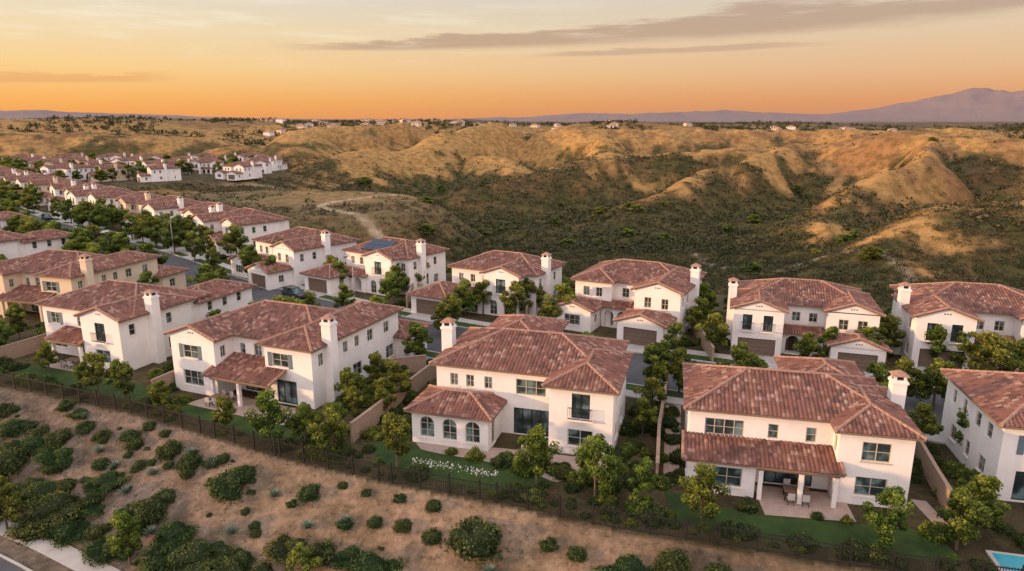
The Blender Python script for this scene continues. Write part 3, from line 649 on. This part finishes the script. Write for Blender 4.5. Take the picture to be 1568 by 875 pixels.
def wallobj(P,h=1.75,t=.2):
    pb=PB()
    for (ax,ay),(bx,by) in zip(P[:-1],P[1:]):
        a=Vector((ax,ay,0));b=Vector((bx,by,0)); d=(b-a).normalized(); n=Vector((-d.y,d.x,0))
        for part,tt,z0,z1,mt in (('m',t/2,-.3,h,M['block']),('m',t/2+.04,h+.002,h+.09,M['block'])):
            v=[a-n*tt,b-n*tt,b+n*tt,a+n*tt]; lo=[p+Vector((0,0,z0)) for p in v]; hi=[p+Vector((0,0,z1)) for p in v]
            pb.face(part,hi,mt)
            for i in range(4): pb.face(part,[lo[i],lo[(i+1)%4],hi[(i+1)%4],hi[i]],mt)
    obj('garden_wall',pb.meshes('wall')['m'])
wallobj([(-36.0,64),(-33,72),(-28,84)]); wallobj([(-13.8,54),(-11,62),(-7.5,72)]); wallobj([(11.0,47),(12.6,54),(16,66)]); wallobj([(29.7,39.5),(31.6,46),(36,60)])
wallobj([(-59.5,71.5),(-56,81),(-53,90)]); wallobj([(-100,92),(-60,74)]); wallobj([(-14,70),(-9.5,71.5)]); wallobj([(24,88),(23,74)]); wallobj([(43,84),(42.2,73)]);wallobj([(3.5,104),(2,91)]);wallobj([(-16,112),(-15.5,97)])
pb=PB()
for i in range(1,len(FN)-1):
    ax,ay=FN[i];bx,by=FN[i+1]
    a=Vector((ax,ay,0));b=Vector((bx,by,0)); Ln=(b-a).length; d=(b-a)/Ln; n=Vector((-d.y,d.x,0))
    def bar(u0,u1,z0,z1,t):
        v=[a+d*u0-n*t,a+d*u1-n*t,a+d*u1+n*t,a+d*u0+n*t]; lo=[p+Vector((0,0,z0)) for p in v]; hi=[p+Vector((0,0,z1)) for p in v]
        for k in range(4): pb.face('m',[lo[k],lo[(k+1)%4],hi[(k+1)%4],hi[k]],M['dark'])
        pb.face('m',hi,M['dark'])
    for z in (.15,1.32): bar(0,Ln,z,z+.06,.025)
    u=0; k=0
    while u<Ln:
        if k%16==0: bar(u-.055,u+.055,-.2,1.68,.055)
        else: bar(u-.016,u+.016,.1,1.45,.016)
        u+=.15; k+=1
obj('iron_fence',pb.meshes('iron_fence')['m'])
def localpt(f,x,y): c,s=math.cos(f[2]),math.sin(f[2]); return (f[0]+(x*c-y*s)*f[3],f[1]+(x*s+y*c)*f[3])
for k,f in fronts:
    gs={'T1':[(.7,5.1,0),(11.8,16,-2.2)],'T2':[(10.4,14.6,-3)],'T3':[(.8,5.2,-1.5)]}[k]
    for a,b,g in gs:
        dd=psdv(*[np.array([v]) for v in localpt(f,(a+b)/2,g)],[(p.x,p.y) for p in ROAD])[0]-5.1
        pbx=PB(); pbx.box('m',a-.3,b+.3,g-dd,g+.2,-.1,.14,M['concrete'])
        o=obj('driveway',pbx.meshes('dw')['m'],None,(f[0],f[1],0),(0,0,f[2]))
def infoot(x,y,mg):
    for f in foot[:40]:
        dx,dy=x-f[0],y-f[1]; c,s=math.cos(-f[2]),math.sin(-f[2]); u=dx*c-dy*s; v=dx*s+dy*c
        if -mg<u<16.8+mg and -1.8-mg<v<14.5+mg: return True
    return False
RP=[(p.x,p.y) for p in ROAD]
def inpoly(x,y,P):
    r=False
    for i in range(len(P)):
        (x1,y1),(x2,y2)=P[i],P[i-1]
        if (y1>y)!=(y2>y) and x<(x2-x1)*(y-y1)/(y2-y1)+x1: r=not r
    return r
POOL=[(29.9,35.6),(33.4,35.2),(34,38.6),(30.4,39.2)]
cnt=0; tries=0
while cnt<1050 and tries<15000:
    tries+=1
    y=random.uniform(36,130) if random.random()<.75 else random.uniform(60,220); x=random.uniform(-.8*y-4,.8*y+4)
    sr=float(psdv(np.array([x]),np.array([y]),RP)[0]); sf=float(psdv(np.array([x]),np.array([y]),FNE)[0])
    if abs(sr)<8.9 or sr>38 or sf<1.3 or infoot(x,y,.3): continue
    if any(inpoly(x,y,P) for P in LAW) or inpoly(x,y,POOL): continue
    if not infoot(x,y,2.2) and sf>2.5 and random.random()<.3: continue
    cnt+=1; rr_=random.uniform(.35,1.05)
    shrub(x,y,rr_,random.choice([SHR,SHR,SHL]),'garden_shrub',0,random.uniform(.9,1.6))
for i in range(2,len(FN)-2):
    (ax,ay),(bx,by)=FN[i],FN[i+1]; Ln=math.hypot(bx-ax,by-ay); u=0
    while u<Ln:
        t=u/Ln; nx_,ny_=-(by-ay)/Ln,(bx-ax)/Ln; o=random.uniform(.7,1.1)
        if random.random()<.5: shrub(ax+(bx-ax)*t+nx_*o,ay+(by-ay)*t+ny_*o,random.uniform(.25,.5),random.choice([SHR,SHL]),'hedge_shrub',0,random.uniform(.8,1.3))
        u+=random.uniform(.8,1.7)
# white rose bed by the middle lawn
n=260; x=rng.uniform(-8,-1,n); y=50.9-.33*(x+4.5)*1.0-1.6+rng.uniform(-.35,.35,n)-.6; z=rng.uniform(.3,.75,n)
obj('white_rose_bed',quadmesh('roses',leafquads(np.stack([x,y,z],1),.16),M['flower']))

def scatter(name,n,r0,r1,K,smin,smax,dens,mat=M['chap'],az=44):
    t=rng.uniform(0,1,n); rad=np.sqrt(r0**2+(r1**2-r0**2)*t**1.25); aa=np.radians(rng.uniform(-az,az,n))
    x=np.sin(aa)*rad; y=np.cos(aa)*rad
    z,sF_,sR_,nat_,mesa_,rid_,r_=height(x,y,True)
    q,n1,n2,low,gold=cover(x,y,z)
    pr=(dens*(.06+.94*ss(q,.44,.59)))*(1-.8*mesa_)
    trd=np.abs(psdv(x,y,TRP)); ok=(rng.uniform(0,1,n)<pr)&(np.maximum(nat_,ss(r_,430,620))>.25)&(trd>2.5)&(sF_>0)
    x,y,z,n2=x[ok],y[ok],z[ok],n2[ok]; m_=len(x)
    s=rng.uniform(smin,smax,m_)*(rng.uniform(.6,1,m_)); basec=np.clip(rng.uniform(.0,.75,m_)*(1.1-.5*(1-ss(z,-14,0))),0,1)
    d=rng.normal(size=(m_,K,3)); d/=np.linalg.norm(d,axis=2)[...,None]; d[...,2]=np.abs(d[...,2])
    P=d*(s[:,None]*rng.uniform(.65,1.05,(m_,K)))[...,None]; P[...,2]*=.75
    P+=np.stack([x,y,z-.1],-1)[:,None,:]
    sz=np.repeat(s,K)*(1.5/math.sqrt(K)*1.2)
    V=leafquads(P.reshape(-1,3),sz,d.reshape(-1,3),.6)
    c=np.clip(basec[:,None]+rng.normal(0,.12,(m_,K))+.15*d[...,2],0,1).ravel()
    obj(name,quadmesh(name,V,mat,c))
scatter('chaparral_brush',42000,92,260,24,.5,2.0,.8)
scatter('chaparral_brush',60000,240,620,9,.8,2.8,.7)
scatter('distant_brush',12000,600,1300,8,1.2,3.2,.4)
for i in range(150):
    a=math.radians(random.uniform(-38,40)); r_=random.uniform(120,460); x,y=math.sin(a)*r_,math.cos(a)*r_
    sr=float(psdv(np.array([x]),np.array([y]),RP)[0])
    if sr<48: continue
    z=hz(x,y)
    if z>-9 and random.random()<.85: continue
    tree(x,y,random.uniform(3,5.5),z-1.6,random.uniform(1.7,2.6),'oak_tree')
n=6000; x=rng.uniform(-60,34,n); y=rng.uniform(30,70,n); z,sF_,*_=height(x,y,True); ok=(sF_<-.7)&(sF_>-10.5); x,y,z=x[ok],y[ok],z[ok]; m_=len(x); K=7
s=rng.uniform(.05,.20,m_); d=rng.normal(size=(m_,K,3)); d/=np.linalg.norm(d,axis=2)[...,None]; d[...,2]=np.abs(d[...,2])
Pp=d*s[:,None,None]+np.stack([x,y,z],-1)[:,None,:]
obj('slope_sprigs',quadmesh('slope_sprigs',leafquads(Pp.reshape(-1,3),np.repeat(s,K)*.8),M['chap'],np.clip(np.repeat(rng.uniform(.2,1,m_),K),0,1)))
n=9000; aa=np.radians(rng.uniform(-46,46,n)); rad=rng.uniform(840,2000,n)
cl=fbm(aa*14,rad/260.,3,91); ok=cl>.47; aa,rad=aa[ok],rad[ok]; x=np.sin(aa)*rad;y=np.cos(aa)*rad;z=height(x,y); m_=len(x);K=26
s=rng.uniform(1.6,4.2,m_); d=rng.normal(size=(m_,K,3)); d/=np.linalg.norm(d,axis=2)[...,None]
P=d*(s[:,None]*rng.uniform(.5,1,(m_,K)))[...,None]*np.array([1.25,1.25,1.])+np.stack([x,y,z+s*.45],-1)[:,None,:]
obj('distant_tree_line',quadmesh('distant_tree_line',leafquads(P.reshape(-1,3),np.repeat(s,K)*.8,d.reshape(-1,3),.5),M['chap'],np.clip(np.repeat(rng.uniform(0,.5,m_),K),0,1)))
def T_far(st):
    h=PB(); h.box('walls',0,16,0,12,-4,5.8,M[st])
    x0,x1,y0,y1,ze,zr=-.6,16.6,-.6,12.6,5.8,8.6
    a,b=(6,6,zr),(10,6,zr); c=[(x0,y0,ze),(x1,y0,ze),(x1,y1,ze),(x0,y1,ze)]
    for q in ([c[0],c[1],b,a],[c[1],c[2],b],[c[2],c[3],a,b],[c[3],c[0],a]): h.face('roof',q,M['cap'])
    for i in range(4):
        for zz_ in (.8,3.7): h.box('windows',1.5+3.6*i,3.2+3.6*i,-.05,-.003,zz_,zz_+1.4,M['glass'])
    return h.meshes('far_'+st)
FAR=[T_far('cream'),T_far('cream'),T_far('stucco')]
for i in range(75):
    a=math.radians(random.choice([random.uniform(-20,6),random.uniform(-20,-2),random.uniform(6,30)])); r_=random.uniform(900,1350)
    x,y=math.sin(a)*r_,math.cos(a)*r_; place('distant_house',random.choice(FAR),(x,y,hz(x,y)+.2),math.radians(random.uniform(-40,40)),random.uniform(.6,.85))
for i in range(9):
    for j in range(4):
        x=-345+i*25+random.uniform(-5,5); y=318+j*30+random.uniform(-7,7)+ (i-4)*1.5
        if np.hypot((x+240)/1.35,(y-362)/.9)>88 or abs(float(psdv(np.array([x]),np.array([y]),RP)[0]))<38: continue
        k=random.choice(['T1','T2','T3','T2c','B']); place('stucco_house',TM[k],(x,y,0),math.radians(random.uniform(-50,20)),.95)
for i in range(150):
    x=random.uniform(-350,-140); y=random.uniform(290,430)
    if np.hypot((x+240)/1.35,(y-362)/.9)<95: tree(x,y,random.uniform(5,8),0,1.4,'garden_tree')

# ---------------------------------------------------------------- objects
def car(x,y,rot,color):
    m=simple('car_paint',color,[k*1.15 for k in color],2,.25,spec=.6); pb=PB()
    st=[(-2.25,.45,.85,.80),(-2.1,.3,.95,.9),(-1.2,.28,1.0,.93),(.9,.28,1.0,.93),(1.9,.3,.88,.88),(2.25,.42,.7,.78)]
    for (xa,a0,a1,aw),(xb,b0,b1,bw) in zip(st[:-1],st[1:]):
        for sg in (1,-1): pb.face('body',[(xa,sg*aw,a0),(xb,sg*bw,b0),(xb,sg*bw,b1),(xa,sg*aw,a1)],m)
        pb.face('body',[(xa,-aw,a1),(xb,-bw,b1),(xb,bw,b1),(xa,aw,a1)],m); pb.face('body',[(xa,-aw,a0),(xb,-bw,b0),(xb,bw,b0),(xa,aw,a0)],m)
    for q in (st[0],st[-1]): pb.face('body',[(q[0],-q[3],q[1]),(q[0],q[3],q[1]),(q[0],q[3],q[2]),(q[0],-q[3],q[2])],m)
    b=[(-2.05,.86,.97),(1.05,.86,.97)]; t=[(-1.75,.68,1.62),(.35,.68,1.62)]
    for sg in (1,-1): pb.face('windows',[(b[0][0],sg*b[0][1],b[0][2]),(b[1][0],sg*b[1][1],b[1][2]),(t[1][0],sg*t[1][1],t[1][2]),(t[0][0],sg*t[0][1],t[0][2])],M['glass'])
    for i in (0,1): pb.face('windows',[(b[i][0],-.86,.97),(b[i][0],.86,.97),(t[i][0],.68,1.62),(t[i][0],-.68,1.62)],M['glass'])
    pb.box('roof_panel',-1.77,.37,-.69,.69,1.6,1.66,m)
    for wx in (-1.4,1.4):
        for sg in (1,-1): pb.tube('wheels',(wx,sg*.72,.34),(wx,sg*.95,.34),.34,.34,M['rubber'],14)
    place('parked_car',pb.meshes('car'),(x,y,.02),math.radians(rot))
car(-34,103.5,-36,(.03,.035,.045)); car(47.2,66,70,(.03,.06,.12)); car(-62,118,-43,(.5,.5,.5)); car(-97,149,-41,(.25,.02,.02)); car(-100,165,-41,(.6,.6,.58)); car(-130,190,-42,(.03,.03,.03)); car(60,60,-16,(.5,.5,.52))
def lamp(x,y,rot):
    pb=PB(); pb.tube('pole',(0,0,0),(0,0,7),.09,.055,M['concrete'],8); pb.tube('arm',(0,0,6.9),(1.6,0,7.3),.04,.03,M['concrete'],6); pb.box('lamp_head',1.4,2.1,-.14,.14,7.25,7.37,M['dark'])
    place('street_lamp',pb.meshes('lamp'),(x,y,.1),rot)
for x_,y_ in ((-24,100.5),(-70,139)): lamp(x_,y_,-1.9)
def patio_set(x,y,rot):
    pb=PB(); pb.box('table_top',-.9,.9,-.5,.5,.7,.76,M['fascia'])
    for a,b in ((-.8,-.4),(.8,-.4),(.8,.4),(-.8,.4)): pb.box('table_legs',a-.04,a+.04,b-.04,b+.04,0,.695,M['dark'])
    for cx in (-.5,.5):
        for sg in (1,-1):
            cy=sg*.85; pb.box('chairs',cx-.24,cx+.24,cy-.24,cy+.24,.42,.47,M['concrete']); pb.box('chairs',cx-.24,cx+.24,cy+sg*.2,cy+sg*.25,.475,.95,M['concrete'])
            for a in (-.2,.2):
                for b in (-.2,.2): pb.box('chairs',cx+a-.02,cx+a+.02,cy+b-.02,cy+b+.02,0,.415,M['dark'])
    place('patio_dining_set',pb.meshes('dining'),(x,y,.03),math.radians(rot))
patio_set(20.8,45,-13); patio_set(-28.6,62.3,-22); patio_set(-49.5,73,-20); patio_set(1.2,50.6,-16)
def panels(x,y,z,rot,n=5):
    pb=PB()
    for i in range(n):
        for j in range(2): pb.box('panel',i*1.05,i*1.05+1,j*1.7,j*1.7+1.65,0,.05,M['solar'])
    e=place('solar_panels',pb.meshes('solar'),(x,y,z),math.radians(rot)); e.rotation_euler=(math.atan(TAN),0,math.radians(rot))
f=foot[8]; px_,py_=localpt(f,6,5.6); panels(px_,py_,6.45,math.degrees(f[2]),5)
pb=PB(); pb.box('coping',-2,2,-1.3,1.3,-.1,.10,M['concrete']); pb.box('water',-1.7,1.7,-1,1,0,.104,M['water'])
place('swimming_pool',pb.meshes('pool'),(31.9,37.3,0),math.radians(-14),.85)
place('spa_pool',pb.meshes('spa'),(4.6,48.6,0),math.radians(-16),.45)

# ---------------------------------------------------------------- light, sky, camera
AZ,EL=math.radians(-97),math.radians(6.5)
sv=Vector((math.sin(AZ)*math.cos(EL),math.cos(AZ)*math.cos(EL),math.sin(EL)))
sun=D.lights.new('sun','SUN'); sun.energy=5.0; sun.angle=math.radians(1.5); sun.color=(1,.57,.27)
so=obj('sun',sun); so.rotation_euler=sv.to_track_quat('Z','Y').to_euler()
w=D.worlds.new('World'); scene.world=w; w.use_nodes=True; nt=w.node_tree; N=nt.nodes; Lk=nt.links
bg=N['Background']
def mt(op,a,b=None,c=None,clamp=False):
    k=N.new('ShaderNodeMath'); k.operation=op; k.use_clamp=clamp
    for i,v in enumerate((a,b,c)):
        if v is None: continue
        if isinstance(v,(int,float)): k.inputs[i].default_value=v
        else: Lk.new(v,k.inputs[i])
    return k.outputs[0]
def mrn(v,a,b,c=0,d=1,smooth=True):
    k=N.new('ShaderNodeMapRange'); k.interpolation_type='SMOOTHSTEP' if smooth else 'LINEAR'; Lk.new(v,k.inputs[0])
    for i,q in enumerate((a,b,c,d)):
        if isinstance(q,(int,float)): k.inputs[i+1].default_value=q
        else: Lk.new(q,k.inputs[i+1])
    return k.outputs[0]
tc=N.new('ShaderNodeTexCoord'); sp=N.new('ShaderNodeSeparateXYZ'); Lk.new(tc.outputs['Generated'],sp.inputs[0])
x_,y_,z_=sp.outputs
el=mt('MULTIPLY',mt('ARCSINE',z_),57.2958); az=mt('MULTIPLY',mt('ARCTAN2',x_,y_),57.2958)
ef=mrn(el,0,30,0,1,False)
Lr_=ramp(N,[(0,S(244,158,84)),(.05,S(250,180,98)),(.12,S(250,206,138)),(.22,S(242,218,178)),(.33,S(222,217,205)),(.6,S(212,213,216)),(1,S(205,210,222))])
Rr_=ramp(N,[(0,S(208,142,108)),(.05,S(224,156,108)),(.12,S(230,182,138)),(.22,S(226,200,168)),(.33,S(214,203,190)),(.6,S(210,208,210)),(1,S(200,207,222))])
for r_ in (Lr_,Rr_): Lk.new(ef,r_.inputs[0])
mx=N.new('ShaderNodeMixRGB'); Lk.new(mrn(az,-40,30),mx.inputs[0]); Lk.new(Lr_.outputs[0],mx.inputs[1]); Lk.new(Rr_.outputs[0],mx.inputs[2])
cv=N.new('ShaderNodeCombineXYZ'); Lk.new(mt('MULTIPLY',az,.09),cv.inputs[0]); Lk.new(mt('MULTIPLY',el,.9),cv.inputs[1])
nz=N.new('ShaderNodeTexNoise'); nz.inputs['Scale'].default_value=1; nz.inputs['Detail'].default_value=10; nz.inputs['Roughness'].default_value=.65; Lk.new(cv.outputs[0],nz.inputs['Vector'])
nn=mt('SUBTRACT',nz.outputs['Fac'],.5)
cen=mt('ADD',5.35,mt('MULTIPLY',mt('ADD',az,17),.048)); wid=mrn(az,-18,24,.25,1.1,False)
dv=mt('DIVIDE',mt('ABSOLUTE',mt('SUBTRACT',mt('ADD',el,mt('MULTIPLY',nn,2.0)),cen)),wid)
band=mt('MULTIPLY',mrn(mt('ADD',dv,mt('MULTIPLY',nn,3.2)),1.3,.35),mt('MULTIPLY',mrn(az,-20,-10),mrn(az,48,40)))
cen2=mt('ADD',2.75,mt('MULTIPLY',mt('ADD',az,33),.03))
dv2=mt('DIVIDE',mt('ABSOLUTE',mt('SUBTRACT',mt('ADD',el,mt('MULTIPLY',nn,1.6)),cen2)),.34)
band2=mt('MULTIPLY',mrn(mt('ADD',dv2,mt('MULTIPLY',nn,5)),1.1,.3),mrn(az,-24,-29))
dv3=mt('DIVIDE',mt('ABSOLUTE',mt('SUBTRACT',mt('ADD',el,mt('MULTIPLY',nn,1.4)),mt('ADD',5.0,mt('MULTIPLY',az,.02)))),.22)
band3=mt('MULTIPLY',mrn(mt('ADD',dv3,mt('MULTIPLY',nn,4)),1.2,.3),mt('MULTIPLY',mrn(az,0,6),mrn(az,26,18)))
m2=N.new('ShaderNodeMixRGB'); Lk.new(mt('MULTIPLY',mt('MAXIMUM',band,mt('MULTIPLY',band3,.7)),.72),m2.inputs[0]); Lk.new(mx.outputs[0],m2.inputs[1]); m2.inputs[2].default_value=S(180,147,127)
m3=N.new('ShaderNodeMixRGB'); Lk.new(mt('MULTIPLY',band2,.45),m3.inputs[0]); Lk.new(m2.outputs[0],m3.inputs[1]); m3.inputs[2].default_value=S(222,152,102)
cir=mt('MULTIPLY',mrn(nz.outputs['Fac'],.46,.68),mt('MULTIPLY',mrn(el,3,7),mrn(az,20,-25)))
m4=N.new('ShaderNodeMixRGB'); Lk.new(mt('MULTIPLY',cir,.6),m4.inputs[0]); Lk.new(m3.outputs[0],m4.inputs[1]); m4.inputs[2].default_value=S(252,238,212)
m5=N.new('ShaderNodeMixRGB'); Lk.new(mrn(y_,.15,-.4),m5.inputs[0]); Lk.new(m4.outputs[0],m5.inputs[1]); m5.inputs[2].default_value=S(224,208,208)
boost=mt('ADD',1,mt('ADD',mt('MULTIPLY',mrn(el,13,45),.45),mt('MULTIPLY',mrn(y_,.1,-.6),1.15)))
vs=N.new('ShaderNodeVectorMath'); vs.operation='SCALE'; Lk.new(m5.outputs[0],vs.inputs[0]); Lk.new(boost,vs.inputs['Scale'])
sky=N.new('ShaderNodeTexSky'); sky.sky_type='NISHITA'; sky.sun_disc=False; sky.sun_elevation=EL; sky.sun_rotation=AZ; sky.dust_density=2
s2=N.new('ShaderNodeVectorMath'); s2.operation='SCALE'; Lk.new(sky.outputs[0],s2.inputs[0]); s2.inputs['Scale'].default_value=.015
ad=N.new('ShaderNodeVectorMath'); ad.operation='ADD'; Lk.new(vs.outputs[0],ad.inputs[0]); Lk.new(s2.outputs[0],ad.inputs[1])
Lk.new(ad.outputs[0],bg.inputs['Color']); bg.inputs['Strength'].default_value=.97
cam=D.cameras.new('camera'); cam.lens=24; cam.sensor_width=36; cam.clip_end=30000; cam.clip_start=.5
co_=obj('camera',cam,None,(0,0,27),(math.radians(90-13.6),0,0)); scene.camera=co_
